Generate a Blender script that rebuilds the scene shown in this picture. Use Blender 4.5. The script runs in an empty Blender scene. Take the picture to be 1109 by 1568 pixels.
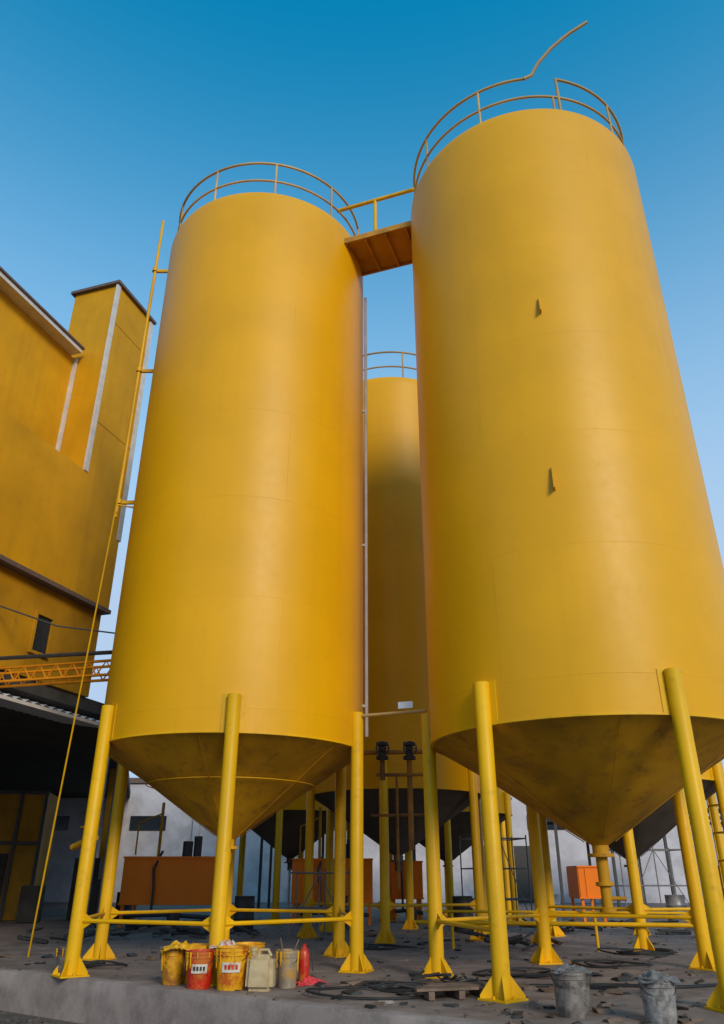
import bpy, bmesh, math, random
from mathutils import Vector, Matrix, noise
random.seed(7)
scene = bpy.context.scene
R = math.radians

# ------------------------------------------------------------------ materials
def mat_new(name):
    m = bpy.data.materials.new(name); m.use_nodes = True
    nt = m.node_tree; b = nt.nodes['Principled BSDF']
    return m, nt, b
def col(c): return (c[0], c[1], c[2], 1)
def mixc(nt, fac, a, b, blend='MIX'):
    n = nt.nodes.new('ShaderNodeMix'); n.data_type = 'RGBA'; n.blend_type = blend
    if isinstance(fac, (int, float)): n.inputs[0].default_value = fac
    else: nt.links.new(fac, n.inputs[0])
    for i, s in ((6, a), (7, b)):
        if isinstance(s, tuple): n.inputs[i].default_value = col(s)
        else: nt.links.new(s, n.inputs[i])
    return n.outputs[2]
def ramp(nt, src, p0, p1, c0=0.0, c1=1.0):
    r = nt.nodes.new('ShaderNodeMapRange')
    r.inputs[1].default_value = p0; r.inputs[2].default_value = p1
    r.inputs[3].default_value = c0; r.inputs[4].default_value = c1
    nt.links.new(src, r.inputs[0]); return r.outputs[0]
def noise_tex(nt, scale, detail=3, rough=.6, coord='Object', stretch=None):
    tc = nt.nodes.new('ShaderNodeTexCoord')
    mp = nt.nodes.new('ShaderNodeMapping')
    if stretch: mp.inputs['Scale'].default_value = stretch
    nt.links.new(tc.outputs[coord], mp.inputs[0])
    n = nt.nodes.new('ShaderNodeTexNoise')
    n.inputs['Scale'].default_value = scale; n.inputs['Detail'].default_value = detail
    n.inputs['Roughness'].default_value = rough
    nt.links.new(mp.outputs[0], n.inputs['Vector'])
    return n.outputs['Fac']

def paint(name, base, rough=.5, dirt=(.10, .05, .015), dirt_amt=.35, seams=False, var=.12, bump=.05, spec=.25):
    m, nt, b = mat_new(name)
    n1 = noise_tex(nt, .55, 3, .55)
    dark = tuple(c*(1-var*2) for c in base); lite = tuple(min(1, c*(1+var)) for c in base)
    c = mixc(nt, ramp(nt, n1, .3, .7), dark, lite)
    st = noise_tex(nt, 2.6, 4, .65, stretch=(1, 1, .04))
    c = mixc(nt, ramp(nt, st, .50, .85, 0, dirt_amt*.9), c, dirt)
    sp = noise_tex(nt, 5.5, 5, .7)
    c = mixc(nt, ramp(nt, sp, .56, .8, 0, dirt_amt), c, dirt)
    bn = nt.nodes.new('ShaderNodeBump'); bn.inputs['Strength'].default_value = min(1, bump*4)
    bn.inputs['Distance'].default_value = .02
    h = noise_tex(nt, .9, 1, .5)
    nt.links.new(h, bn.inputs['Height'])
    out = bn
    if seams:
        tc = nt.nodes.new('ShaderNodeTexCoord')
        br = nt.nodes.new('ShaderNodeTexBrick')
        br.inputs['Scale'].default_value = 1
        br.inputs['Mortar Size'].default_value = .010
        br.inputs['Mortar Smooth'].default_value = .6
        br.inputs['Brick Width'].default_value = 5.3
        br.inputs['Row Height'].default_value = 2.02
        br.inputs['Color1'].default_value = (.45, .45, .45, 1)
        br.inputs['Color2'].default_value = (.55, .55, .55, 1)
        br.inputs['Mortar'].default_value = (.5, .5, .5, 1)
        nt.links.new(tc.outputs['UV'], br.inputs['Vector'])
        c = mixc(nt, .10, c, br.outputs['Color'], 'OVERLAY')
        brk = noise_tex(nt, .5, 2)
        mm = nt.nodes.new('ShaderNodeMath'); mm.operation = 'MULTIPLY'
        nt.links.new(br.outputs['Fac'], mm.inputs[0]); nt.links.new(ramp(nt, brk, .42, .66, .02, .26), mm.inputs[1])
        c = mixc(nt, mm.outputs[0], c, tuple(x*.5 for x in base))
        b2 = nt.nodes.new('ShaderNodeBump'); b2.inputs['Strength'].default_value = .18
        b2.inputs['Distance'].default_value = .01
        nt.links.new(br.outputs['Fac'], b2.inputs['Height'])
        nt.links.new(bn.outputs[0], b2.inputs['Normal']); out = b2
    nt.links.new(out.outputs[0], b.inputs['Normal'])
    nt.links.new(c, b.inputs['Base Color'])
    nt.links.new(ramp(nt, sp, .3, .7, rough-.02, rough+.04), b.inputs['Roughness'])
    b.inputs['Specular IOR Level'].default_value = spec
    return m

def simple(name, base, rough=.6, var=.25, scale=8, metal=0, bump=.3, dirt=None):
    m, nt, b = mat_new(name)
    n1 = noise_tex(nt, scale, 4, .65)
    c = mixc(nt, ramp(nt, n1, .3, .7), tuple(x*(1-var) for x in base), tuple(min(1, x*(1+var)) for x in base))
    if dirt:
        n2 = noise_tex(nt, scale*.45, 4, .7)
        c = mixc(nt, ramp(nt, n2, .48, .62, 0, .85), c, dirt)
    nt.links.new(c, b.inputs['Base Color'])
    b.inputs['Roughness'].default_value = rough; b.inputs['Metallic'].default_value = metal
    bn = nt.nodes.new('ShaderNodeBump'); bn.inputs['Strength'].default_value = bump; bn.inputs['Distance'].default_value = .01
    nt.links.new(n1, bn.inputs['Height']); nt.links.new(bn.outputs[0], b.inputs['Normal'])
    return m

Y0 = (.74, .352, .0008)
M_SHELL = paint('silo_yellow_paint', Y0, .42, dirt=(.36, .17, .008), dirt_amt=.13, seams=True, var=.04, bump=.012, spec=.28)
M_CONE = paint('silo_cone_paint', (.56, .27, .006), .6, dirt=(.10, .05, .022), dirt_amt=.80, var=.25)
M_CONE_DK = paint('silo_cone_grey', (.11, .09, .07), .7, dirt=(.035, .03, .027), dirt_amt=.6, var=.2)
M_LEG = paint('leg_yellow_paint', (.76, .40, .002), .42, dirt_amt=.35, var=.10)
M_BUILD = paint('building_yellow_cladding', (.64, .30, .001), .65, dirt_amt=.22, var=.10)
M_SHADEY = paint('building_shaded_yellow', (.44, .205, .004), .65, dirt_amt=.4, var=.2)  # darker copy of the cladding yellow, shade put into the base colour
M_ORANGE = paint('orange_tank_paint', (.92, .20, .002), .5, dirt_amt=.15, var=.05)
M_TRUSS = paint('truss_orange_paint', (.70, .24, .004), .5, dirt_amt=.3, var=.08)
M_RAIL = paint('rail_paint', (.58, .37, .14), .5, dirt=(.28, .15, .08), dirt_amt=.5, var=.2)
M_TRIM = simple('white_trim', (.60, .54, .50), .6, .15, 3)
M_COPING = simple('dark_coping', (.13, .08, .06), .6)
M_RUST = simple('rusty_steel', (.36, .15, .012), .7, .3, 3, dirt=(.16, .06, .015))
M_DECK = simple('walkway_orange_primer', (.55, .25, .006), .6, .15, 2, dirt=(.28, .12, .01))
M_DARK = simple('dark_steel', (.03, .028, .028), .55, .3)
M_MIDST = simple('galvanised_scaffold', (.16, .14, .13), .5, .3)
M_GREY = simple('grey_steel', (.33, .32, .33), .45, .25, 6, metal=.3)
M_PALE = simple('pale_wall_render', (.52, .48, .52), .85, .12, 1.2, dirt=(.40, .37, .40))
M_HALL = simple('hall_shade_dark', (.045, .038, .032), .85, .4, 1.5)  # near-black base colour stands in for the shade inside the open hall
M_CANOPY = simple('corrugated_canopy', (.50, .51, .54), .55, .2, 3)
M_RUBBER = simple('black_rubber', (.015, .015, .016), .5, .3)
M_WOOD = simple('weathered_wood', (.15, .095, .065), .8, .4, 5)
M_RED = simple('red_bucket_plastic', (.50, .018, .008), .35, .25, 9, dirt=(.50, .15, .02))
M_YEL = simple('yellow_bucket_plastic', (.72, .35, .005), .4, .25, 9, dirt=(.46, .05, .012))
M_YEL2 = simple('yellow_messy_bucket', (.58, .27, .01), .4, .3, 14, dirt=(.24, .08, .02))
M_GREYB = simple('paint_stained_pail', (.28, .22, .16), .5, .35, 10, dirt=(.45, .23, .03))
M_TIN = simple('dirty_tin_pail', (.22, .19, .17), .5, .4, 12, metal=.2, dirt=(.07, .05, .04))
M_TIN2 = simple('grimy_grey_pail', (.26, .24, .23), .6, .4, 14, dirt=(.08, .065, .055))
M_BEIGE = simple('jerrycan_plastic', (.50, .37, .20), .45, .15, 6, dirt=(.36, .24, .11))
M_LABEL = simple('bucket_label', (.60, .54, .46), .5, .2, 12, dirt=(.4, .08, .04))
M_RAG = simple('red_rag_cloth', (.58, .04, .05), .9, .3, 20)
M_RAGG = simple('grey_rag_cloth', (.14, .13, .125), .9, .4, 16)
M_PAINTWET = simple('wet_paint', (.70, .34, .01), .25, .2, 12)
M_SIGN = simple('white_sign_plate', (.8, .8, .82), .5, .05)
M_GLASS = simple('dark_window_glass', (.015, .018, .022), .15, .2)

def ground_mat(name, a, b_, stain, spill=None):
    m, nt, b = mat_new(name)
    n1 = noise_tex(nt, .35, 4, .6); n2 = noise_tex(nt, 2.3, 6, .7); n3 = noise_tex(nt, 30, 4, .7)
    c = mixc(nt, ramp(nt, n1, .3, .7), a, b_)
    c = mixc(nt, ramp(nt, n2, .47, .66, 0, .7), c, stain)
    n5 = noise_tex(nt, .9, 4, .6, stretch=(1, 1.7, 1))
    c = mixc(nt, ramp(nt, n5, .50, .62, 0, .6), c, tuple(x*1.35 for x in b_))
    n6 = noise_tex(nt, 1.3, 3, .6, stretch=(1.3, .8, 1))
    c = mixc(nt, ramp(nt, n6, .58, .66, 0, .45), c, stain)
    c = mixc(nt, ramp(nt, n3, .5, .75, 0, .4), c, tuple(x*1.7 for x in a))
    if spill:
        n7 = noise_tex(nt, 3.1, 4, .65)
        c = mixc(nt, ramp(nt, n7, .68, .71, 0, .6), c, spill)
    h = nt.nodes.new('ShaderNodeMath'); h.operation = 'ADD'
    nt.links.new(n2, h.inputs[0]); nt.links.new(ramp(nt, n3, 0, 1, 0, .35), h.inputs[1])
    bn = nt.nodes.new('ShaderNodeBump'); bn.inputs['Strength'].default_value = .5; bn.inputs['Distance'].default_value = .02
    nt.links.new(h.outputs[0], bn.inputs['Height']); nt.links.new(bn.outputs[0], b.inputs['Normal'])
    nt.links.new(c, b.inputs['Base Color'])
    nt.links.new(ramp(nt, n2, .35, .65, .88, .6), b.inputs['Roughness'])
    return m
M_SLAB = ground_mat('stained_concrete', (.165, .115, .093), (.22, .165, .138), (.080, .054, .043), spill=(.26, .14, .02))
M_KERB = ground_mat('concrete_edge', (.21, .163, .145), (.27, .215, .195), (.13, .10, .088))
M_EARTH = ground_mat('dark_earth', (.065, .050, .043), (.10, .078, .068), (.032, .024, .02))

# ------------------------------------------------------------------ geometry helpers
def empty(name, loc=(0, 0, 0)):
    e = bpy.data.objects.new(name, None); e.location = loc; e.empty_display_size = .3
    scene.collection.objects.link(e); return e
def link(name, me, mat, parent=None, smooth=None):
    o = bpy.data.objects.new(name, me); scene.collection.objects.link(o)
    if mat is not None:
        for mm in (mat if isinstance(mat, list) else [mat]): me.materials.append(mm)
    if smooth is not None:
        me.shade_smooth(); me.set_sharp_from_angle(angle=R(smooth))
    if parent:
        o.parent = parent; o.matrix_parent_inverse = Matrix.Translation(-Vector(parent.location))
    return o
def meshobj(name, V, F, mat, parent=None, smooth=None):
    me = bpy.data.meshes.new(name); me.from_pydata([tuple(v) for v in V], [], F); me.update()
    bm = bmesh.new(); bm.from_mesh(me); bmesh.ops.recalc_face_normals(bm, faces=bm.faces); bm.to_mesh(me); bm.free()
    return link(name, me, mat, parent, smooth)
def prism_data(pts, z0, z1):
    n = len(pts)
    V = [(p[0], p[1], z0) for p in pts]+[(p[0], p[1], z1) for p in pts]
    F = [list(range(n))[::-1], list(range(n, 2*n))]+[[i, (i+1) % n, n+(i+1) % n, n+i] for i in range(n)]
    return V, F
def prism(name, pts, z0, z1, mat, parent=None):
    V, F = prism_data(pts, z0, z1); return meshobj(name, V, F, mat, parent)
class Acc:
    def __init__(s): s.V = []; s.F = []
    def add(s, V, F):
        k = len(s.V); s.V += [tuple(v) for v in V]; s.F += [[i+k for i in f] for f in F]
    def box(s, c, size, rz=0, M=None):
        sx, sy, sz = [q/2 for q in size]
        vs = [Vector((x*sx, y*sy, z*sz)) for x, y, z in ((-1,-1,-1),(1,-1,-1),(1,1,-1),(-1,1,-1),(-1,-1,1),(1,-1,1),(1,1,1),(-1,1,1))]
        rot = M if M else Matrix.Rotation(rz, 3, 'Z')
        s.add([rot@v+Vector(c) for v in vs], [[3,2,1,0],[4,5,6,7],[0,1,5,4],[1,2,6,5],[2,3,7,6],[3,0,4,7]])
    def tube(s, pts, r, n=10, closed=False):
        pts = [Vector(p) for p in pts]; m = len(pts); rings = []
        up = None
        for i, p in enumerate(pts):
            if closed: t = (pts[(i+1) % m]-pts[i-1])
            else: t = pts[min(i+1, m-1)]-pts[max(i-1, 0)]
            t.normalize()
            if up is None:
                a = Vector((0, 0, 1)) if abs(t.z) < .9 else Vector((1, 0, 0))
                up = (a-t*a.dot(t)).normalized()
            else: up = (up-t*up.dot(t)).normalized()
            sd = t.cross(up)
            rr = r[i] if isinstance(r, (list, tuple)) else r
            rings.append([p+(up*math.cos(2*math.pi*k/n)+sd*math.sin(2*math.pi*k/n))*rr for k in range(n)])
        V = [v for rg in rings for v in rg]; F = []
        for i in range(m if closed else m-1):
            j = (i+1) % m
            for k in range(n):
                F.append([i*n+k, i*n+(k+1) % n, j*n+(k+1) % n, j*n+k])
        if not closed: F += [list(range(n))[::-1], [(m-1)*n+k for k in range(n)]]
        s.add(V, F)
    def lathe(s, prof, c, n=32):
        V = []; F = []
        for r, z in prof:
            for k in range(n):
                a = 2*math.pi*k/n; V.append((c[0]+r*math.cos(a), c[1]+r*math.sin(a), c[2]+z))
        for i in range(len(prof)-1):
            for k in range(n):
                F.append([i*n+k, i*n+(k+1) % n, (i+1)*n+(k+1) % n, (i+1)*n+k])
        s.add(V, F)
    def out(s, name, mat, parent=None, smooth=40): return meshobj(name, s.V, s.F, mat, parent, smooth)
def lathe_uv(name, prof, c, mat, parent, n=128, a0=0.0, rref=2.5):
    V = []; F = []; UV = []
    for r, z in prof:
        for k in range(n):
            a = 2*math.pi*k/n+a0; V.append((c[0]+r*math.cos(a), c[1]+r*math.sin(a), z))
    for i in range(len(prof)-1):
        for k in range(n):
            F.append([i*n+k, i*n+(k+1) % n, (i+1)*n+(k+1) % n, (i+1)*n+k])
            u0 = k/n*2*math.pi*rref; u1 = (k+1)/n*2*math.pi*rref
            UV += [(u0, prof[i][1]), (u1, prof[i][1]), (u1, prof[i+1][1]), (u0, prof[i+1][1])]
    me = bpy.data.meshes.new(name); me.from_pydata(V, [], F); me.update()
    uv = me.uv_layers.new(name='UVMap')
    for i, q in enumerate(UV): uv.data[i].uv = q
    return link(name, me, mat, parent, 32)
def arc(cx, cy, r, a0, a1, z, n):
    return [(cx+r*math.cos(R(a0+(a1-a0)*i/n)), cy+r*math.sin(R(a0+(a1-a0)*i/n)), z) for i in range(n+1)]

# ------------------------------------------------------------------ silos
def silo(cx, cy, r, zb, zt, ztip, legs, ltop, cone_mat=M_CONE, topgap=None, braces=(), posts=16, a_off=0, uvrot=0.0, bent=None, cone_ring=False):
    e = empty('steel_silo', (cx, cy, 0))
    lathe_uv('shell', [(r, zb), (r, zt-.30), (r-.015, zt-.18), (r-.06, zt-.07), (r-.16, zt)], (cx, cy), M_SHELL, e, a0=uvrot, rref=r)
    A = Acc(); A.lathe([(r-.16, zt), (r*.6, zt+.10), (.5, zt+.28), (.5, zt+.4), (.001, zt+.4)], (cx, cy, 0), 64); A.out('roof', M_SHELL, e)
    A = Acc(); A.lathe([(r+.0, zb-.0), (r+.012, zb-.0), (r+.012, zb-.03), (r-.04, zb-.035)], (cx, cy, 0), 96); A.out('bottom_rim', M_LEG, e)
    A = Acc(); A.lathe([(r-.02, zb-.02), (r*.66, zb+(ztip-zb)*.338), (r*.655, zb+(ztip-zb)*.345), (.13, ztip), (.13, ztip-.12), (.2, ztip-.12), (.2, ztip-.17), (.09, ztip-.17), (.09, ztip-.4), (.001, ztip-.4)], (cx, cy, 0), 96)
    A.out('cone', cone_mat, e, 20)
    A = Acc()
    for k in range(6):
        a = R(k*60+25); pp = []
        for t in (.01, .34, .95):
            rc = (r-.02)*(1-t)+.13*t+.004; pp.append((cx+rc*math.cos(a), cy+rc*math.sin(a), zb-.02+(ztip-zb)*t-.004))
        A.tube(pp, .008, 5)
    A.out('cone_seams', cone_mat, e)
    if cone_ring:
        t = .40; A = Acc(); rc = r*(1-t)+.13*t+.025; zc = zb+(ztip-zb)*t
        A.tube([(cx+rc*math.cos(2*math.pi*i/90), cy+rc*math.sin(2*math.pi*i/90), zc) for i in range(90)], .009, 6, closed=True)
        A.out('cone_weld_ring', M_LEG, e)
    LR = r+.07; lr = .118
    for i, a in enumerate(legs):
        x = cx+LR*math.cos(R(a)); y = cy+LR*math.sin(R(a))
        A = Acc(); A.lathe([(.001, .02), (lr, .02), (lr, ltop-.012), (lr-.01, ltop), (.001, ltop)], (x, y, 0), 24)
        A.out('leg_%d' % (i+1), M_LEG, e, 40)
        A = Acc()
        A.box((x, y, .014), (.46, .46, .024), R(a))
        for k in range(4):
            b = R(a+45+90*k); d = Vector((math.cos(b), math.sin(b), 0)); s = Vector((-d.y, d.x, 0))*.008
            P = [Vector((x, y, .026))+d*.10, Vector((x, y, .026))+d*.29, Vector((x, y, .06))+d*.29, Vector((x, y, .30))+d*.10]
            A.add([p+s for p in P]+[p-s for p in P], [[0,1,2,3],[7,6,5,4],[0,4,5,1],[1,5,6,2],[2,6,7,3],[3,7,4,0]])
            A.lathe([(.020, .026), (.020, .06), (.001, .06)], (x+math.cos(R(a)+k*math.pi/2)*.18, y+math.sin(R(a)+k*math.pi/2)*.18, 0), 8)
        A.out('base_plate_%d' % (i+1), M_LEG, e, 30)
        A = Acc(); hw = 13/r*.9
        rp = r+.012
        p0 = arc(cx, cy, rp, a-hw, a+hw, zb-.0, 6); p1 = [(p[0], p[1], ltop+.02) for p in p0]
        A.add(p0+p1, [[k, k+1, 8+k, 7+k] for k in range(6)])
        q0 = arc(cx, cy, r-.002, a-hw, a+hw, zb-.0, 6); q1 = [(p[0], p[1], ltop+.02) for p in q0]
        A.add(p1+q1, [[k, k+1, 8+k, 7+k] for k in range(6)])
        for k in (0, 6): A.add([p0[k], p1[k], q1[k], q0[k]], [[0,1,2,3]])
        A.out('weld_pad_%d' % (i+1), M_LEG, e, 30)
    A = Acc()
    for a, b in braces:
        p = Vector((cx+LR*math.cos(R(a)), cy+LR*math.sin(R(a)), .78)); q = Vector((cx+LR*math.cos(R(b)), cy+LR*math.sin(R(b)), .78))
        A.tube([p, q], .032, 8)
        for ww, t in ((p, (q-p).normalized()), (q, (p-q).normalized())):
            A.add([ww+t*.10+Vector((0, 0, -.13)), ww+t*.34, ww+t*.10+Vector((0, 0, .13))], [[0,1,2]])
    if braces: A.out('horizontal_bracing', M_LEG, e)
    A = Acc(); rr = r-.12
    A.tube(arc(cx, cy, rr, 0, 354, zt+.40, 90)+[], .028, 8)
    g = topgap or (354, 360)
    A.tube(arc(cx, cy, rr, g[1]-360, g[0], zt+1.0, 90), .031, 8)
    for i in range(posts):
        a = R(a_off+360*i/posts)
        h = 1.0
        d = math.degrees(a) % 360
        if topgap and topgap[0]+2 < d < topgap[1]-2: h = .40
        A.tube([(cx+rr*math.cos(a), cy+rr*math.sin(a), zt-.05), (cx+rr*math.cos(a), cy+rr*math.sin(a), zt+h)], .026, 8)
    if bent:
        a = R(topgap[0]); A.tube([(cx+rr*math.cos(a), cy+rr*math.sin(a), zt+1.0)]+bent, .038, 8)
        a = R(topgap[1]); A.tube([(cx+rr*math.cos(a), cy+rr*math.sin(a), zt-.05), (cx+rr*math.cos(a), cy+rr*math.sin(a), zt+1.02)], .032, 8)
    A.out('guard_rail', M_RAIL, e)
    return e

LC = (-2.55, 15.62); RC = (3.83, 13.26)
legL = [218, 278, 338, 38, 98, 158]; legR = [222, 282, 342, 40, 100, 166]
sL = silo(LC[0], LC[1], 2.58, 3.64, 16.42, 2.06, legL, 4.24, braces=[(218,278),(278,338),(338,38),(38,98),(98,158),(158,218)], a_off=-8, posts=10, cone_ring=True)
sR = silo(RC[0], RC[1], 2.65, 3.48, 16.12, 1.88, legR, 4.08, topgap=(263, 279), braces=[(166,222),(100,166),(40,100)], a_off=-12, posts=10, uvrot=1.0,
          bent=[(3.72, 10.75, 17.25), (3.84, 10.65, 17.47), (4.15, 10.55, 17.85), (4.45, 10.5, 18.15), (4.62, 10.45, 18.27), (5.0, 10.4, 18.55)])
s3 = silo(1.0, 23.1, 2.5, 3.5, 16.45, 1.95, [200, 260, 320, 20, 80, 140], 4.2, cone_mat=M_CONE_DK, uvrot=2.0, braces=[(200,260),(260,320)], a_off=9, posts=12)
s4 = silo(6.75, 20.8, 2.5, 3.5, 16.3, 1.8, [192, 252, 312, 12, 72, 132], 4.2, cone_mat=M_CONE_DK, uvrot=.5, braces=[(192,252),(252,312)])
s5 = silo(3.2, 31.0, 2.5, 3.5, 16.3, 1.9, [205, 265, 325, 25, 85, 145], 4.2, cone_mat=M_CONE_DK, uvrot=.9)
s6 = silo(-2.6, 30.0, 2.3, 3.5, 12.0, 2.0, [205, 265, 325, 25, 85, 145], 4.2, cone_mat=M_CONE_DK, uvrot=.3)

A = Acc()
for a, z, h in ((257, 10.72, .34), (254, 7.2, .42)):
    c = Vector((RC[0], RC[1], z)); d = Vector((math.cos(R(a)), math.sin(R(a)), 0)); s = Vector((-d.y, d.x, 0))
    P = [c+d*2.64-s*.03+Vector((0, 0, -h/2)), c+d*2.78-s*.03+Vector((0, 0, -h/2)), c+d*2.70-s*.03+Vector((0, 0, h/2)), c+d*2.64-s*.03+Vector((0, 0, h/2))]
    Q = [p+s*.025 for p in P]
    A.add(P+Q, [[0,1,2,3],[7,6,5,4],[0,4,5,1],[1,5,6,2],[2,6,7,3],[3,7,4,0]])
A.out('lifting_lugs', M_LEG, sR)
A = Acc(); A.lathe([(.09, 1.5), (.09, 1.35), (.14, 1.35), (.14, 1.30), (.08, 1.28), (.08, 1.0), (.13, .98), (.13, .93), (.001, .93)], (RC[0], RC[1], 0), 20)
A.tube([(RC[0], RC[1], 1.12), (RC[0]+.28, RC[1]-.1, 1.12)], .03); A.out('outlet_valve', M_CONE, sR)

# ------------------------------------------------------------------ walkway bridge
e = empty('walkway_bridge', (.5, 14.4, 15.8))
p = Vector((-.45, 14.78, 15.8)); q = Vector((1.5, 14.09, 15.8)); t = (q-p).normalized(); s = Vector((t.y, -t.x, 0))
mid = (p+q)/2; rz = math.atan2(t.y, t.x); L = (q-p).length
A = Acc(); A.box(mid, (L, 1.15, .05), rz); A.out('deck_plate', M_DECK, e, 30)
A = Acc()
for sg in (-1, 1): A.box(mid+s*sg*.60+Vector((0, 0, .0)), (L, .05, .16), rz)
for k in range(4): A.box(p+t*L*(k+.5)/4+Vector((0, 0, -.075)), (.05, 1.14, .09), rz)
A.out('deck_beams', M_DECK, e, 30)
A = Acc()
for sg in (1, -1):
    A.tube([p+s*sg*.58+Vector((0, 0, 1.15)), q+s*sg*.58+Vector((0, 0, 1.15))], .05 if sg > 0 else .025, 8)
    A.tube([p+t*L*.5+s*sg*.58+Vector((0, 0, .05)), p+t*L*.5+s*sg*.58+Vector((0, 0, 1.15))], .045 if sg > 0 else .025, 8)
A.out('handrail', M_LEG, e)

# ------------------------------------------------------------------ standpipe + ladder on left silo
e = empty('vent_standpipe', (-5.5, 15.7, 0))
A = Acc()
A.tube([(-5.62, 15.55, 8.8), (-5.58, 15.55, 18.0)], .04, 10)
A.tube([(-5.72, 15.75, 8.8), (-5.68, 15.75, 16.9)], .022, 8)
for z in (9.2, 12.9, 16.2): A.box((-5.32, 15.6, z), (.55, .06, .08)); A.lathe([(.07, z-.06), (.07, z+.06), (.001, z+.06)], (-5.60, 15.55, 0), 10)
A.out('pipe', M_LEG, e)
e = empty('thin_access_ladder', (-5.7, 15, 0))
A = Acc(); dd = Vector((-.36, .93, 0))*.16
a = Vector((-6.62, 17.3, 0)); b = Vector((-5.55, 15.3, 9.0))
for sg in (-1, 1): A.tube([a+dd*sg, b+dd*sg], .017, 8)
for k in range(30):
    c = a.lerp(b, (k+.5)/30); A.tube([c-dd, c+dd], .009, 6)
A.tube([b, Vector((-5.1, 15.5, 9.0))], .02)
A.out('rails_and_rungs', M_LEG, e)
e = empty('overflow_pipe', (.1, 15.3, 0))
A = Acc(); A.tube([(.09, 15.3, 3.9), (.09, 15.3, 15.0)], .035, 12)
for z in (4.5, 8, 11.5): A.box((.03, 15.3, z), (.16, .05, .05))
A.out('pipe', M_TRIM, e)
e = empty('leg_gate_valve', (-4.9, 15.2, 1.9)); A = Acc()
c = Vector((-5.02, 14.6, 2.0))
A.tube([c+Vector((-.2, .3, -.1)), c+Vector((.35, -.2, .05))], .06); A.tube([c+Vector((.1, 0, 0)), c+Vector((.1, -.02, .22))], .025)
A.tube([c+Vector((.1+.11*math.cos(i*math.pi/8), .11*math.sin(i*math.pi/8), .22)) for i in range(16)], .012, 6, closed=True); A.out('valve_body', M_CONE, e)

# ------------------------------------------------------------------ pipe frame + valves between silos
e = empty('pipe_manifold', (.5, 15, 0))
A = Acc(); A.tube([(-.05, 14.58, 4.17), (1.16, 13.9, 4.14)], .03, 8)
A.out('crossbar', M_RAIL, e)
A = Acc(); A.box((.80, 14.05, 4.27), (.28, .02, .12), R(-20)); A.out('sign_plate', M_SIGN, e, 30)
A = Acc()
A.tube([(-.25, 16.4, 3.75), (1.4, 16.2, 3.75)], .045)
for x in (.42, .98):
    A.tube([(x, 16.3, 1.9 if x > .5 else 3.2), (x, 16.3, 3.9)], .055)
A.tube([(.3, 16.3, 3.3), (1.3, 16.2, 3.3)], .035)
A.tube([(.75, 17.2, 1.2), (.75, 17.2, 3.4)], .03); A.tube([(.2, 17.4, 2.6), (1.5, 17.2, 2.6)], .03)
A.out('pipes', M_RUST, e)
A = Acc()
for x in (.42, .98):
    A.lathe([(.001, 3.60), (.13, 3.60), (.13, 3.66), (.08, 3.68), (.08, 3.86), (.13, 3.88), (.13, 3.94), (.001, 3.94)], (x, 16.25, 0), 14)
    A.tube([(x, 16.2, 3.78), (x, 15.95, 3.78)], .02, 8)
    A.tube([(x+.13*math.cos(i*math.pi/8), 15.95, 3.78+.13*math.sin(i*math.pi/8)) for i in range(16)], .015, 6, closed=True)
    A.tube([(x-.13, 15.95, 3.78), (x+.13, 15.95, 3.78)], .012, 6)
A.out('valves', M_DARK, e)

e = empty('header_pipe', (5, 19, 0))
A = Acc(); A.tube([(1.2, 19.2, .50), (11.5, 17.0, .50)], .045)
A.tube([(1.5, 20.2, .68), (11, 18.4, .68)], .03)
for x in (2, 5, 8, 11): A.tube([(x, 19.2-.214*(x-1.2), 0), (x, 19.2-.214*(x-1.2), .68)], .035)
A.out('pipe_run', M_LEG, e)

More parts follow.
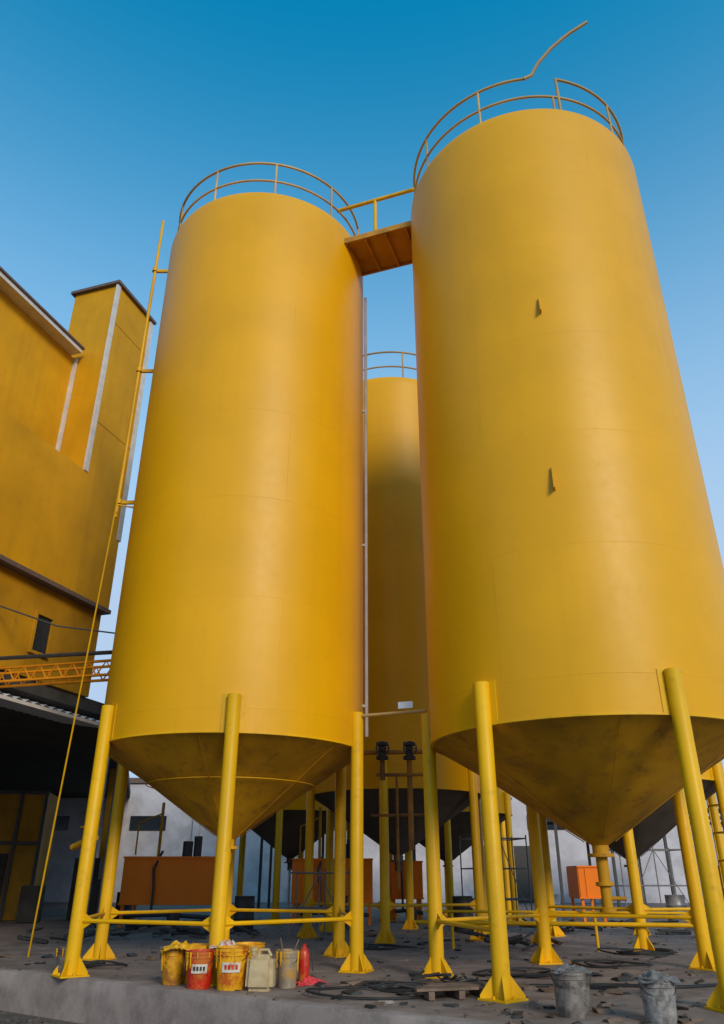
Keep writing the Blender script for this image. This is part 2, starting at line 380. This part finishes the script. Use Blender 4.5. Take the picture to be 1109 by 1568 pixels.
# ------------------------------------------------------------------ orange tanks
def otank(x0, x1, y, z0, z1, dep=1.6, clutter=True):
    e = empty('orange_process_tank', ((x0+x1)/2, y, 0))
    me = bpy.data.meshes.new('tank_body'); bm = bmesh.new(); bmesh.ops.create_cube(bm, size=1)
    bmesh.ops.scale(bm, vec=(x1-x0, dep, z1-z0), verts=bm.verts); bmesh.ops.translate(bm, vec=((x0+x1)/2, y+dep/2, (z0+z1)/2), verts=bm.verts)
    bmesh.ops.bevel(bm, geom=bm.edges[:], offset=.03, segments=2, affect='EDGES'); bm.to_mesh(me); bm.free()
    link('tank_body', me, M_ORANGE, e, 40)
    A = Acc()
    A.box(((x0+x1)/2, y-.02, z1-.03), (x1-x0+.04, .04, .05)); A.box(((x0+x1)/2, y-.02, z0+.03), (x1-x0+.04, .04, .05))
    A.box((x0+(x1-x0)*.3, y-.012, (z0+z1)/2), (.035, .03, z1-z0-.12))
    for x in (x0+.1, x1-.1):
        for yy in (y+.1, y+dep-.1): A.box((x, yy, z0/2), (.09, .09, z0))
    A.out('frame', M_ORANGE, e, 30)
    if clutter:
        A = Acc(); ww = x1-x0
        A.tube([(x0+ww*.35, y-.15, z0-.3), (x0+ww*.35, y-.15, z0+.5), (x0+ww*.33, y-.12, z0+1.0), (x0+ww*.38, y+.2, z1+.15)], .04)
        A.lathe([(.16, z1), (.16, z1+.45), (.001, z1+.45)], (x0+ww*.62, y+.5, 0), 12)
        A.lathe([(.13, z1), (.13, z1+.6), (.001, z1+.6)], (x0+ww*.72, y+.6, 0), 12)
        A.tube([(x0+ww*.1, y-.3, .35), (x0+ww*.5, y-.35, .38), (x0+ww*.95, y-.3, .3)], .06)
        A.lathe([(.16, .1), (.2, .3), (.16, .5), (.001, .5)], (x0+ww*.6, y-.4, 0), 12)
        A.out('hoses_and_pump', M_DARK, e)
        A = Acc(); A.tube([(x0+ww*.33, y+.3, z1), (x0+ww*.33, y+.3, z1+1.6)], .05); A.tube([(x0+.2, y+.5, z1+.05), (x0+.2, y+.5, z1+1.0), (x0+ww*.33, y+.5, z1+1.3)], .03); A.out('riser', M_SHADEY, e)
    return e
otank(-7.45, -4.45, 26, .62, 1.98)
otank(-2.3, .35, 27.5, .62, 1.95)
otank(1.0, 2.1, 29, .7, 1.9)
otank(7.6, 8.5, 29.5, .7, 1.75, clutter=False)
otank(10.4, 13.5, 24, .55, 1.7)

# ------------------------------------------------------------------ factory building (left)
C1 = Vector((-8.36, 20.0)); w = Vector((.304, .953)); n = Vector((.953, -.304))
def P(s, d): v = C1+w*s-n*d; return (v.x, v.y)
fb = empty('factory_building', (P(-6, 6)[0], P(-6, 6)[1], 0))
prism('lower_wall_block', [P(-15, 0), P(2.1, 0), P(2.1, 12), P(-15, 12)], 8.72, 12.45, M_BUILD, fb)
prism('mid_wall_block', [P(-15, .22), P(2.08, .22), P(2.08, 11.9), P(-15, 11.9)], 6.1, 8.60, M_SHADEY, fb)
prism('string_course', [P(-15, -.06), P(2.16, -.06), P(2.16, 12), P(-15, 12)], 8.60, 8.72, M_COPING, fb)
prism('upper_wall_block', [P(-15, 1.2), P(-.01, 1.2), P(-.01, 11.5), P(-15, 11.5)], 12.45, 16.85, M_BUILD, fb)
prism('eave', [P(-15.3, .78), P(-.25, .78), P(-.25, 11.8), P(-15.3, 11.8)], 16.85, 17.0, M_TRIM, fb)
prism('roof_sheet', [P(-15.4, .72), P(-.2, .72), P(-.2, 11.9), P(-15.4, 11.9)], 17.003, 17.07, M_COPING, fb)
prism('tower', [P(0, .004), P(2.1, .004), P(2.1, 1.75), P(0, 1.75)], 12.452, 19.75, M_BUILD, fb)
prism('tower_coping', [P(-.12, -.10), P(2.22, -.10), P(2.22, 1.87), P(-.12, 1.87)], 19.75, 19.86, M_COPING, fb)
prism('corner_trim_1', [P(-.07, -.03), P(.10, -.03), P(.10, .05), P(-.07, .05)], 12.46, 19.74, M_TRIM, fb)
prism('corner_trim_2', [P(1.95, -.03), P(2.16, -.03), P(2.16, .09), P(1.95, .09)], 11.0, 19.74, M_TRIM, fb)
prism('corner_trim_3', [P(-.09, 1.08), P(-.012, 1.08), P(-.012, 1.26), P(-.09, 1.26)], 12.46, 16.84, M_TRIM, fb)
A = Acc()
for z in (14.3, 18.2):
    A.add(*prism_data([P(-.008, -.006), P(2.06, -.006), P(2.06, .1), P(-.008, .1)], z, z+.015))
A.out('cladding_joints', M_SHADEY, fb, 30)
prism('window_glass', [P(-.62, .205), P(-.02, .205), P(-.02, .3), P(-.62, .3)], 6.80, 7.78, M_GLASS, fb)
A = Acc()
for s0, s1, z0, z1 in ((-.70, -.62, 6.72, 7.86), (-.02, .06, 6.72, 7.86), (-.62, -.02, 7.78, 7.86), (-.62, -.02, 6.72, 6.80)):
    A.add(*prism_data([P(s0, .14), P(s1, .14), P(s1, .3), P(s0, .3)], z0, z1))
A.out('window_frame', M_SHADEY, fb, 30)
poly = [P(-15, 0.3), P(4, 0.3), P(30, 17), P(30, 30), P(-15, 30)]
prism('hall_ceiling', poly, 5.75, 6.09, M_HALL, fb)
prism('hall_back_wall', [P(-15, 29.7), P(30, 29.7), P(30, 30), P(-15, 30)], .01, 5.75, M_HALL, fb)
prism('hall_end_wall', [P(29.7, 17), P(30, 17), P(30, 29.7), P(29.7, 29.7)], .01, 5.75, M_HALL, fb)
A = Acc()
for s, d in ((-14.5, .6), (-7, .6), (3.7, .65), (8, 3.8), (14, 7.4), (20, 11.2), (26, 15)):
    c = P(s, d); A.box((c[0], c[1], 2.88), (.28, .28, 5.74), .3)
A.out('hall_columns', M_SHADEY, fb, 30)
A = Acc()
for s, d in ((5.2, 1.6), (7.5, 2.6)):
    c = P(s, d); A.tube([(c[0], c[1], 0), (c[0], c[1], 5.7)], .13, 12)
A.out('hall_drain_pipes', M_GREY, fb)
M_INNER = paint('hall_inner_yellow', (.40, .19, .01), .7, dirt_amt=.6, var=.25)
hr = empty('hall_control_room', (-13.2, 30.5, 0))
prism('walls', [(-13.6, 30.0), (-11.9, 30.4), (-12.4, 33), (-14.1, 32.6)], .01, 4.3, M_INNER, hr)
A = Acc()
for k in (0, .5, 1): A.box((-13.6+1.7*k, 29.96+.4*k, 2.15), (.12, .12, 4.28), .23)
A.box((-12.75, 30.16, 2.5), (1.8, .08, .12), .23); A.box((-12.75, 30.16, 4.25), (1.9, .12, .12), .23)
A.out('frame', M_DARK, hr, 30)
A = Acc(); A.box((-13.16, 30.05, 1.2), (.6, .06, 1.9), .23); A.out('door', M_HALL, hr, 30)
hs2 = empty('storage_cabinet', (-10.6, 30, 0)); A = Acc()
for x, y, wd_, h in ((-10.2, 31, .9, 2.0), (-11.3, 29, .7, 1.1), (-9.0, 28.6, .6, 1.3)): A.box((x, y, h/2+.02), (wd_, .6, h), .2); A.box((x, y-.32, h/2+.02), (wd_*.8, .03, h*.85), .2)
A.out('cabinets', M_HALL, hs2, 30)
e = empty('corrugated_canopy', (P(0, 0)[0], P(0, 0)[1], 5.3))
V = []; F = []; nn = 150
for i in range(nn+1):
    for d, z in ((-.9, 5.20), (1.6, 5.6)):
        a = P(-9+12*i/nn, d); V.append((a[0], a[1], z+.04*math.sin(i*1.57)))
for i in range(nn): F.append([2*i, 2*i+2, 2*i+3, 2*i+1])
meshobj('sheet', V, F, M_CANOPY, e, 60)
A = Acc(); A.add(*prism_data([P(-9, -.95), P(3, -.95), P(3, -.88), P(-9, -.88)], 5.08, 5.16)); A.out('fascia', M_TRIM, e, 30)
e = empty('truss_gantry', (-7, 17.5, 6))
a = Vector((-10.5, 18.6, 0)); b = Vector((-5.35, 17.3, 0)); A = Acc(); k = 12
for dy in (0, .5):
    o = Vector((0, dy, 0))
    for z in (5.65, 5.98): A.tube([a+o+Vector((0, 0, z)), b+o+Vector((0, 0, z))], .035, 6)
    for i in range(k):
        p0 = a.lerp(b, i/k)+o; p1 = a.lerp(b, (i+.5)/k)+o; p2 = a.lerp(b, (i+1)/k)+o
        A.tube([p0+Vector((0, 0, 5.65)), p1+Vector((0, 0, 5.98)), p2+Vector((0, 0, 5.65))], .02, 6)
A.out('truss', M_TRUSS, e)
A = Acc(); A.tube([(-10.5, 18.4, 6.2), (-5.4, 17.15, 6.12)], .05, 8); A.tube([(-10, 17.8, 7.8), (-7.6, 18.2, 7.05), (-6, 18.4, 6.9)], .02, 6); A.out('conduit', M_DARK, e)
A = Acc(); A.tube([(-5.30, 17.35, 0), (-5.30, 17.35, 6.0)], .05, 8); A.tube([(-10.4, 18.6, 0), (-10.4, 18.6, 6.0)], .06, 8); A.out('posts', M_LEG, e)
# ------------------------------------------------------------------ far warehouse wall
e = empty('warehouse_wall', (0, 50, 0))
def wy(x): return 50-(x+26)*3/86
prism('wall', [(-26, wy(-26)), (60, wy(60)), (60, wy(60)+.5), (-26, wy(-26)+.5)], 0.01, 6.6, M_PALE, e)
prism('wall_cap', [(-26.1, wy(-26)-.15), (60, wy(60)-.15), (60, wy(60)+.6), (-26.1, wy(-26)+.6)], 6.6, 6.9, M_COPING, e)
A = Acc()
for i in range(14):
    x = -22+i*6; A.box((x, wy(x)-.12, 3.3), (.4, .22, 6.58), -.035)
A.out('pilasters', M_PALE, e, 30)
A = Acc()
for i in range(13):
    x = -19+i*6
    if i in (2, 4): continue
    A.box((x, wy(x)-.03, 4.3), (2.2, .1, .8), -.035)
A.out('windows', M_GLASS, e, 30)
A = Acc()
for x in (8.5, 26.5): A.box((x, wy(x)-.05, 1.5), (3, .1, 3), -.035)
A.out('doors', M_DARK, e, 30)
def shed(x0, x1, y, h):
    e = empty('open_steel_shed', ((x0+x1)/2, y, 0)); A = Acc()
    k = 4
    for i in range(k+1):
        x = x0+(x1-x0)*i/k
        for yy in (y, y+4): A.box((x, yy, h/2), (.12, .12, h))
    for yy in (y, y+4): A.box(((x0+x1)/2, yy, h-.35), (x1-x0, .1, .14))
    A.out('frame', M_DARK, e, 30)
    A = Acc(); A.box(((x0+x1)/2, y+2, h+.1), (x1-x0+.6, 5, .12), 0, Matrix.Rotation(.05, 3, 'X')); A.out('roof', M_HALL, e, 30)
shed(-4.5, 6.5, 37, 4.6); shed(9, 19, 38, 4.2)

# ------------------------------------------------------------------ scaffolds and clutter under silos
def scaffold(x, y, wd, dp, h, lv, mat, rz=0):
    e = empty('scaffold_frame', (x, y, 0)); A = Acc(); Mz = Matrix.Rotation(rz, 3, 'Z')
    def q(a, b, c): return Mz@Vector((a, b, 0))+Vector((x, y, c))
    for i in (-.5, 0, .5):
        for j in (-.5, .5): A.tube([q(i*wd, j*dp, 0), q(i*wd, j*dp, h)], .022, 6)
    for l in range(1, lv+1):
        z = h*l/lv-.1
        for j in (-.5, .5): A.tube([q(-.5*wd, j*dp, z), q(.5*wd, j*dp, z)], .02, 6)
        for i in (-.5, .5): A.tube([q(i*wd, -.5*dp, z), q(i*wd, .5*dp, z)], .02, 6)
    A.tube([q(-.5*wd, -.5*dp, .1), q(0, -.5*dp, h-.1)], .016, 6); A.tube([q(.5*wd, -.5*dp, .1), q(0, -.5*dp, h-.1)], .016, 6)
    A.out('tubes', mat, e); return e
scaffold(4.2, 26.5, 1.8, 1.2, 2.6, 3, M_MIDST, .2)
scaffold(-1.0, 21.3, 1.5, 1.0, 1.6, 2, M_MIDST, -.1)
scaffold(10.6, 31, 2.6, 1.4, 2.4, 2, M_MIDST, .1)
scaffold(9.2, 20.0, .9, .7, 5.6, 9, M_LEG, .3)

def hopper(x, y, s=1.0):
    e = empty('steel_drum', (x, y, 0)); A = Acc()
    A.lathe([(.001, .0), (.29*s, .0), (.3*s, .03), (.29*s, .3), (.305*s, .32), (.29*s, .34), (.29*s, .6), (.305*s, .62), (.29*s, .64), (.29*s, .88), (.3*s, .9), (.001, .88)], (x, y, 0), 20)
    A.out('drum', random.choice([M_DARK, M_RUST, M_GREY]), e)
for x, y in ((-9.2, 30), (-8.5, 30.4), (-11, 34), (6.0, 27), (2.9, 24.5), (-.7, 25.2), (9.6, 26), (-3.4, 24.6)): hopper(x, y)

e = empty('scrap_metal_heap', (4, 22, 0)); A = Acc()
for k in range(110):
    cx, cy = random.choice([(5.6, 24), (-5.5, 24.8), (7.4, 25), (3.3, 19.2), (-3.6, 22), (9, 22.5), (-7, 21), (1.5, 12.4), (1.2, 13.2)])
    sc = .5 if cy < 15 else 1
    x = cx+random.gauss(0, .6)*sc; y = cy+random.gauss(0, .4)*sc; a = random.random()*6.3; l = random.uniform(.3, 1.1)*sc; z = random.uniform(.04, .25)*sc
    A.tube([(x, y, z), (x+l*math.cos(a), y+l*math.sin(a), random.uniform(.03, .3)*sc)], random.uniform(.02, .05)*sc, 6)
A.out('offcuts', M_DARK, e)

# ------------------------------------------------------------------ ground and slab
V = []; F = []
S = [-1500, -200, -60, -30, -15, 0, 15, 30, 60, 200, 1500]
for y in S:
    for x in S: V.append((x, y, -.55))
k = len(S)
for j in range(k-1):
    for i in range(k-1): F.append([j*k+i, j*k+i+1, (j+1)*k+i+1, (j+1)*k+i])
meshobj('ground', V, F, M_EARTH)
d = Vector((.82, -.57)); o = Vector((-6.1, 14.8)); nb = Vector((.57, .82))
a = o-d*35; b = o+d*45
pts = [(a.x, a.y), (b.x, b.y), (b.x+60, b.y+160), (a.x-70, a.y+130)]
slab = empty('concrete_slab', (0, 20, 0))
meshobj('top', [(a.x+nb.x*.26, a.y+nb.y*.26, 0), (b.x+nb.x*.26, b.y+nb.y*.26, 0), (pts[2][0], pts[2][1], 0), (pts[3][0], pts[3][1], 0)], [[0,1,2,3]], M_SLAB, slab)
V = []; F = []; m = 500
for i in range(m+1):
    p = a.lerp(b, i/m); ch = .012+.05*max(0, noise.noise(Vector((i*.25, 0, 0)))+.1); wv = .025*noise.noise(Vector((i*.06, 5, 0)))
    rows = [(-.0+wv, -.56), (-.0+wv*.5, -.3), (wv, -ch), (wv+ch*1.3, .003), (.27, .003)]
    for q, z in rows: V.append((p.x+nb.x*q, p.y+nb.y*q, z))
for i in range(m):
    for j in range(4): F.append([i*5+j, (i+1)*5+j, (i+1)*5+j+1, i*5+j+1])
meshobj('edge_beam', V, F, M_KERB, slab, 50)

def chips(name, regions, count, smin, smax, mat, zb):
    A = Acc()
    for _ in range(count):
        x0, x1, y0, y1 = random.choice(regions); x = random.uniform(x0, x1); y = random.uniform(y0, y1)
        rel = (Vector((x, y))-o).dot(nb)
        if zb == 0 and rel < .1: continue
        if zb < 0 and rel > -.05: continue
        s = random.uniform(smin, smax)*random.choice([.5, .7, 1, 1.3])
        M = Matrix.Rotation(random.random()*6.3, 3, 'Z')@Matrix.Rotation(random.uniform(-.3, .3), 3, 'X')
        vs = [M@Vector((px*s*random.uniform(.5, 1.3), py*s*random.uniform(.3, 1.1), pz*s*random.uniform(.10, .35)))+Vector((x, y, zb+s*.15)) for px, py, pz in ((-1,-1,-1),(1,-1,-1),(1,1,-1),(-1,1,-1),(-1,-1,1),(1,-1,1),(1,1,1),(-1,1,1))]
        A.add(vs, [[3,2,1,0],[4,5,6,7],[0,1,5,4],[1,2,6,5],[2,3,7,6],[3,0,4,7]])
    return A.out(name, mat, None, 20)
chips('rubble_debris', [(-8, 9, 8, 18), (-9, 12, 18, 32)], 900, .015, .05, simple('rubble', (.11, .085, .072), .9, .5, 5), 0)
chips('litter_scraps', [(-6, 5, 9, 16), (-8, 10, 14, 26)], 60, .03, .07, simple('litter', (.30, .26, .23), .8, .4, 5), 0)
chips('timber_scraps', [(-2, 4, 9, 13), (-8, 10, 14, 26)], 90, .05, .12, M_WOOD, 0)
chips('dark_scraps', [(-1, 5, 9, 14), (-8, 10, 14, 26)], 220, .03, .10, M_DARK, 0)
chips('gravel_debris', [(-7, 3, 7, 15)], 1300, .02, .06, simple('gravel', (.10, .08, .07), .9, .5, 5), -.55)

e = empty('wooden_pallet', (1.05, 11.9, 0)); A = Acc()
for k in range(4): A.box((1.1+.06*k, 11.5+.16*k, .12), (.85, .11, .03), .25+.05*(k % 2))
for k in (-.35, .05, .4): A.box((1.17+k, 11.74+k*.25, .055), (.08, .6, .09), .25)
A.out('boards', M_WOOD, e, 30)
def cable(cx, cy, rad, turns, mat=M_RUBBER, th=.016, z=.02, st=1.0):
    e = empty('loose_cable', (cx, cy, 0)); pts = []
    ph = random.random()*6.3
    for i in range(int(turns*26)):
        a = i/26*2*math.pi+ph; rr = rad*(1+.35*math.sin(a*.37+ph)+.2*math.sin(a*1.7))
        pts.append((cx+rr*math.cos(a)*st+i*.004, cy+rr*math.sin(a)*.8, z+.02*(math.sin(a*2.3)+1)))
    A = Acc(); A.tube(pts, th, 6); A.out('cable', mat, e)
cable(.55, 12.4, .45, 2.2); cable(1.5, 12.9, .35, 1.6); cable(2.6, 14.1, .5, 2.4, st=1.4); cable(4.2, 15.5, .5, 2); cable(-4.8, 15.4, .35, 2.3); cable(.4, 19, .5, 2)
cable(5.6, 17.8, .6, 3); cable(.2, 12.0, .55, 1.2, st=1.6)
e = empty('hose', (0, 13, 0)); A = Acc()
A.tube([(-.3+.35*i, 12.9-.05*i+.18*math.sin(i*.9), .03) for i in range(12)], .022, 6); A.tube([(3.1+.3*i, 12.6+.12*math.sin(i*1.1), .03) for i in range(10)], .02, 6); A.out('run', M_RUBBER, e)

# ------------------------------------------------------------------ buckets
def bucket(name, x, y, r, h, mat, label=None, fill=M_PAINTWET, lean=0, handle=True, rot=0, drips=True):
    e = empty(name, (x, y, 0)); A = Acc()
    prof = [(.001, 0), (r*.84, 0), (r*.86, .01), (r*.97, h*.80), (r*1.03, h*.805), (r*1.03, h*.83), (r*.98, h*.835), (r*.99, h*.90), (r*1.04, h*.905), (r*1.04, h*.925), (r, h*.93), (r, h*.985), (r*1.05, h*.99), (r*1.05, h), (r*.96, h), (r*.93, h*.8), (r*.8, .03), (.001, .03)]
    A.lathe(prof, (x, y, 0), 32)
    for i in range(len(A.V)):
        v = Vector(A.V[i]); q = noise.noise(v*7+Vector((x*3, 0, 0)))*.014; A.V[i] = (v.x+q+lean*v.z, v.y+q*.6, v.z)
    A.out('body', mat, e, 40)
    A = Acc(); A.lathe([(.001, h*.82), (r*.95, h*.82)], (x+lean*h, y, 0), 24); A.out('contents', fill, e)
    if handle:
        A = Acc(); hp = []
        for i in range(13):
            t = math.pi*i/12; hp.append((x+lean*h+r*1.06*math.cos(t), y-r*.95*math.sin(t)*.9, h*.86-.12*math.sin(t)))
        A.tube(hp, .006, 6); A.out('bail_handle', M_DARK, e)
    if label:
        V = []; F = []; k = 12
        for i in range(k+1):
            a = R(-90+rot-34+68*i/k)
            for z, ro in ((h*.42, .925), (h*.66, .965)):
                V.append((x+(r*ro+.014)*math.cos(a)+lean*z, y+(r*ro+.014)*math.sin(a), z))
        for i in range(k): F.append([2*i, 2*i+2, 2*i+3, 2*i+1])
        meshobj('label', V, F, label, e, 60)
        V = []; F = []
        for g in range(4):
            a0 = -90+rot-24+g*13
            kk = len(V)
            for aa in (a0, a0+9):
                for z in (h*.49, h*.60):
                    ro = .925+.04*((z/h-.42)/.24); V.append((x+(r*ro+.018)*math.cos(R(aa))+lean*z, y+(r*ro+.018)*math.sin(R(aa)), z))
            F.append([kk, kk+2, kk+3, kk+1])
        meshobj('label_print', V, F, M_RED if mat is M_YEL else M_DARK, e)
    if drips:
        A = Acc()
        for i in range(9):
            a = R(random.uniform(180, 360)); l = random.uniform(.1, .6)*h; rr = r*1.0+.008
            A.tube([(x+lean*h+rr*math.cos(a), y+rr*math.sin(a), h*.97), (x+lean*h+(rr-.01)*math.cos(a), y+(rr-.01)*math.sin(a), h*.97-l)], [random.uniform(.008, .018), .006], 6)
        A.out('paint_drips', M_PAINTWET, e)
    return e
def rag(name, x, y, z, sx, sy, sz, mat, sd=0, rz=0):
    V = []; F = []; g = 22
    for j in range(g):
        for i in range(g):
            u = i/(g-1)-.5; v = j/(g-1)-.5; rr = max(0, 1-(u*u+v*v)*2.6)
            q = Vector((u*5+sd, v*5, sd)); dz = noise.noise(q)+.6*noise.noise(q*2.7)
            xx = u*sx*(1+.3*noise.noise(q*1.3+Vector((9, 0, 0)))); yy = v*sy*(1+.3*noise.noise(q*1.3+Vector((0, 9, 0))))
            V.append((x+xx*math.cos(rz)-yy*math.sin(rz), y+xx*math.sin(rz)+yy*math.cos(rz), z+max(.004, sz*rr*(.6+.8*dz))))
    for j in range(g-1):
        for i in range(g-1): F.append([j*g+i, j*g+i+1, (j+1)*g+i+1, (j+1)*g+i])
    e = empty(name, (x, y, z)); meshobj('cloth', V, F, mat, e, 60); return e

bucket('paint_bucket', -2.80, 13.05, .17, .46, M_YEL2, lean=-.08)
bucket('paint_bucket', -2.33, 12.60, .195, .47, M_RED, label=M_LABEL, rot=8)
bucket('paint_bucket', -1.86, 12.52, .225, .52, M_YEL, label=M_LABEL, rot=6)
bucket('paint_bucket', -2.50, 13.2, .2, .5, M_YEL, lean=.05)
bucket('paint_bucket', -1.72, 13.15, .24, .52, M_YEL)
bucket('paint_bucket', -1.08, 12.68, .155, .47, M_GREYB, fill=M_DARK)
bucket('paint_bucket', -4.76, 14.15, .19, .40, M_TIN)
bucket('metal_pail', 2.42, 10.25, .215, .46, M_TIN, fill=M_DARK, drips=False)
bucket('metal_pail', 3.28, 9.85, .19, .42, M_TIN2, fill=M_DARK, drips=False)
rag('paint_rag', -2.70, 12.98, .44, .55, .4, .13, M_PAINTWET, 3)
rag('paint_rag', -2.05, 12.95, .47, .4, .35, .12, M_LABEL, 5)
rag('grey_rag', 2.42, 10.25, .43, .46, .42, .08, M_RAGG, 8)
rag('grey_rag', 3.28, 9.85, .38, .44, .40, .12, M_RAGG, 12)
rag('red_rag', -.74, 12.95, .0, .46, .22, .10, M_RAG, 2, .4)
rag('grey_rag', -6.0, 13.2, -.55, .7, .5, .15, M_RAGG, 20)
rag('brown_rag', 2.9, 12.6, .0, .5, .3, .07, M_WOOD, 25)
rag('blue_plastic_bag', -3.45, 11.0, -.55, .45, .3, .12, simple('blue_plastic', (.08, .20, .32), .4), 22)

e = empty('jerrycan', (-1.42, 12.35, 0))
me = bpy.data.meshes.new('body'); bm = bmesh.new(); bmesh.ops.create_cube(bm, size=1)
bmesh.ops.scale(bm, vec=(.40, .26, .44), verts=bm.verts)
for v in bm.verts:
    if v.co.z > 0: v.co.x *= .92; v.co.y *= .85
bmesh.ops.bevel(bm, geom=bm.edges[:], offset=.055, segments=4, affect='EDGES')
bmesh.ops.rotate(bm, matrix=Matrix.Rotation(-.15, 3, 'Z'), verts=bm.verts); bmesh.ops.translate(bm, vec=(-1.42, 12.35, .22), verts=bm.verts)
bm.to_mesh(me); bm.free(); link('body', me, M_BEIGE, e, 60)
A = Acc(); A.lathe([(.045, .42), (.045, .48), (.055, .48), (.055, .53), (.001, .53)], (-1.53, 12.35, 0), 16)
A.tube([(-1.47, 12.35, .42), (-1.44, 12.35, .495), (-1.33, 12.34, .495), (-1.28, 12.33, .42)], .022, 10); A.out('cap_and_handle', M_BEIGE, e)
e = empty('red_gas_bottle', (-.88, 13.3, 0)); A = Acc()
A.lathe([(.001, 0), (.075, 0), (.08, .03), (.08, .36), (.06, .43), (.03, .46), (.03, .50), (.001, .50)], (-.88, 13.3, 0), 20); A.out('cylinder_body', M_RED, e)
A = Acc(); A.tube([(-.88, 13.3, .50), (-.88, 13.3, .55), (-.80, 13.28, .57)], .014, 8); A.tube([(-.86, 13.27, .53), (-.76, 13.2, .45), (-.74, 13.2, .15)], .010, 6); A.out('valve_hose', M_DARK, e)
A = Acc(); e = empty('stirring_sticks', (-1.1, 12.7, 0))
A.tube([(-1.12, 12.7, .3), (-1.2, 12.72, .62)], .012, 6); A.tube([(-1.05, 12.7, .3), (-.93, 12.75, .6)], .010, 6); A.out('sticks', M_WOOD, e)

# ------------------------------------------------------------------ camera, light, world
cam = bpy.data.cameras.new('camera'); co = bpy.data.objects.new('camera', cam); scene.collection.objects.link(co)
co.location = (0, 0, 1.45); co.rotation_euler = (R(90+25.7), 0, 0)
cam.sensor_fit = 'VERTICAL'; cam.sensor_height = 36; cam.lens = 18/math.tan(R(68.33/2)); cam.clip_end = 5000; cam.clip_start = .05
scene.camera = co

el = R(26); az = Vector((.42, -.91)).normalized()
sdir = Vector((az.x*math.cos(el), az.y*math.cos(el), math.sin(el)))
sun = bpy.data.lights.new('sun', 'SUN'); sun.energy = 2.45; sun.angle = R(18); sun.color = (1, .89, .72)
so = bpy.data.objects.new('sun', sun); scene.collection.objects.link(so); so.rotation_euler = sdir.to_track_quat('Z', 'Y').to_euler(); so.location = (10, -20, 20)

wd = bpy.data.worlds.new('World'); scene.world = wd; wd.use_nodes = True; nt = wd.node_tree
bg = nt.nodes['Background']
sky = nt.nodes.new('ShaderNodeTexSky'); sky.sky_type = 'NISHITA'; sky.sun_disc = False
sky.sun_elevation = el; sky.sun_rotation = math.atan2(az.x, az.y); sky.air_density = 1.0; sky.dust_density = .6; sky.ozone_density = 2.5
tint = nt.nodes.new('ShaderNodeMix'); tint.data_type = 'RGBA'; tint.blend_type = 'MULTIPLY'; tint.inputs[0].default_value = 1
tint.inputs[7].default_value = (.02, 1.6, 1.75, 1)
nt.links.new(sky.outputs[0], tint.inputs[6])
tc = nt.nodes.new('ShaderNodeTexCoord'); sep = nt.nodes.new('ShaderNodeSeparateXYZ'); nt.links.new(tc.outputs['Generated'], sep.inputs[0])
mr = nt.nodes.new('ShaderNodeMapRange'); mr.interpolation_type = 'SMOOTHSTEP'
mr.inputs[1].default_value = .28; mr.inputs[2].default_value = .88; mr.inputs[3].default_value = 1.0; mr.inputs[4].default_value = .0
nt.links.new(sep.outputs[2], mr.inputs[0])
hz = nt.nodes.new('ShaderNodeMix'); hz.data_type = 'RGBA'; nt.links.new(mr.outputs[0], hz.inputs[0])
nt.links.new(tint.outputs[2], hz.inputs[6]); hz.inputs[7].default_value = (3.1, 4.2, 5.7, 1)
nt.links.new(hz.outputs[2], bg.inputs['Color']); bg.inputs['Strength'].default_value = .148
scene.view_settings.view_transform = 'Standard'; scene.view_settings.look = 'None'; scene.view_settings.exposure = 0
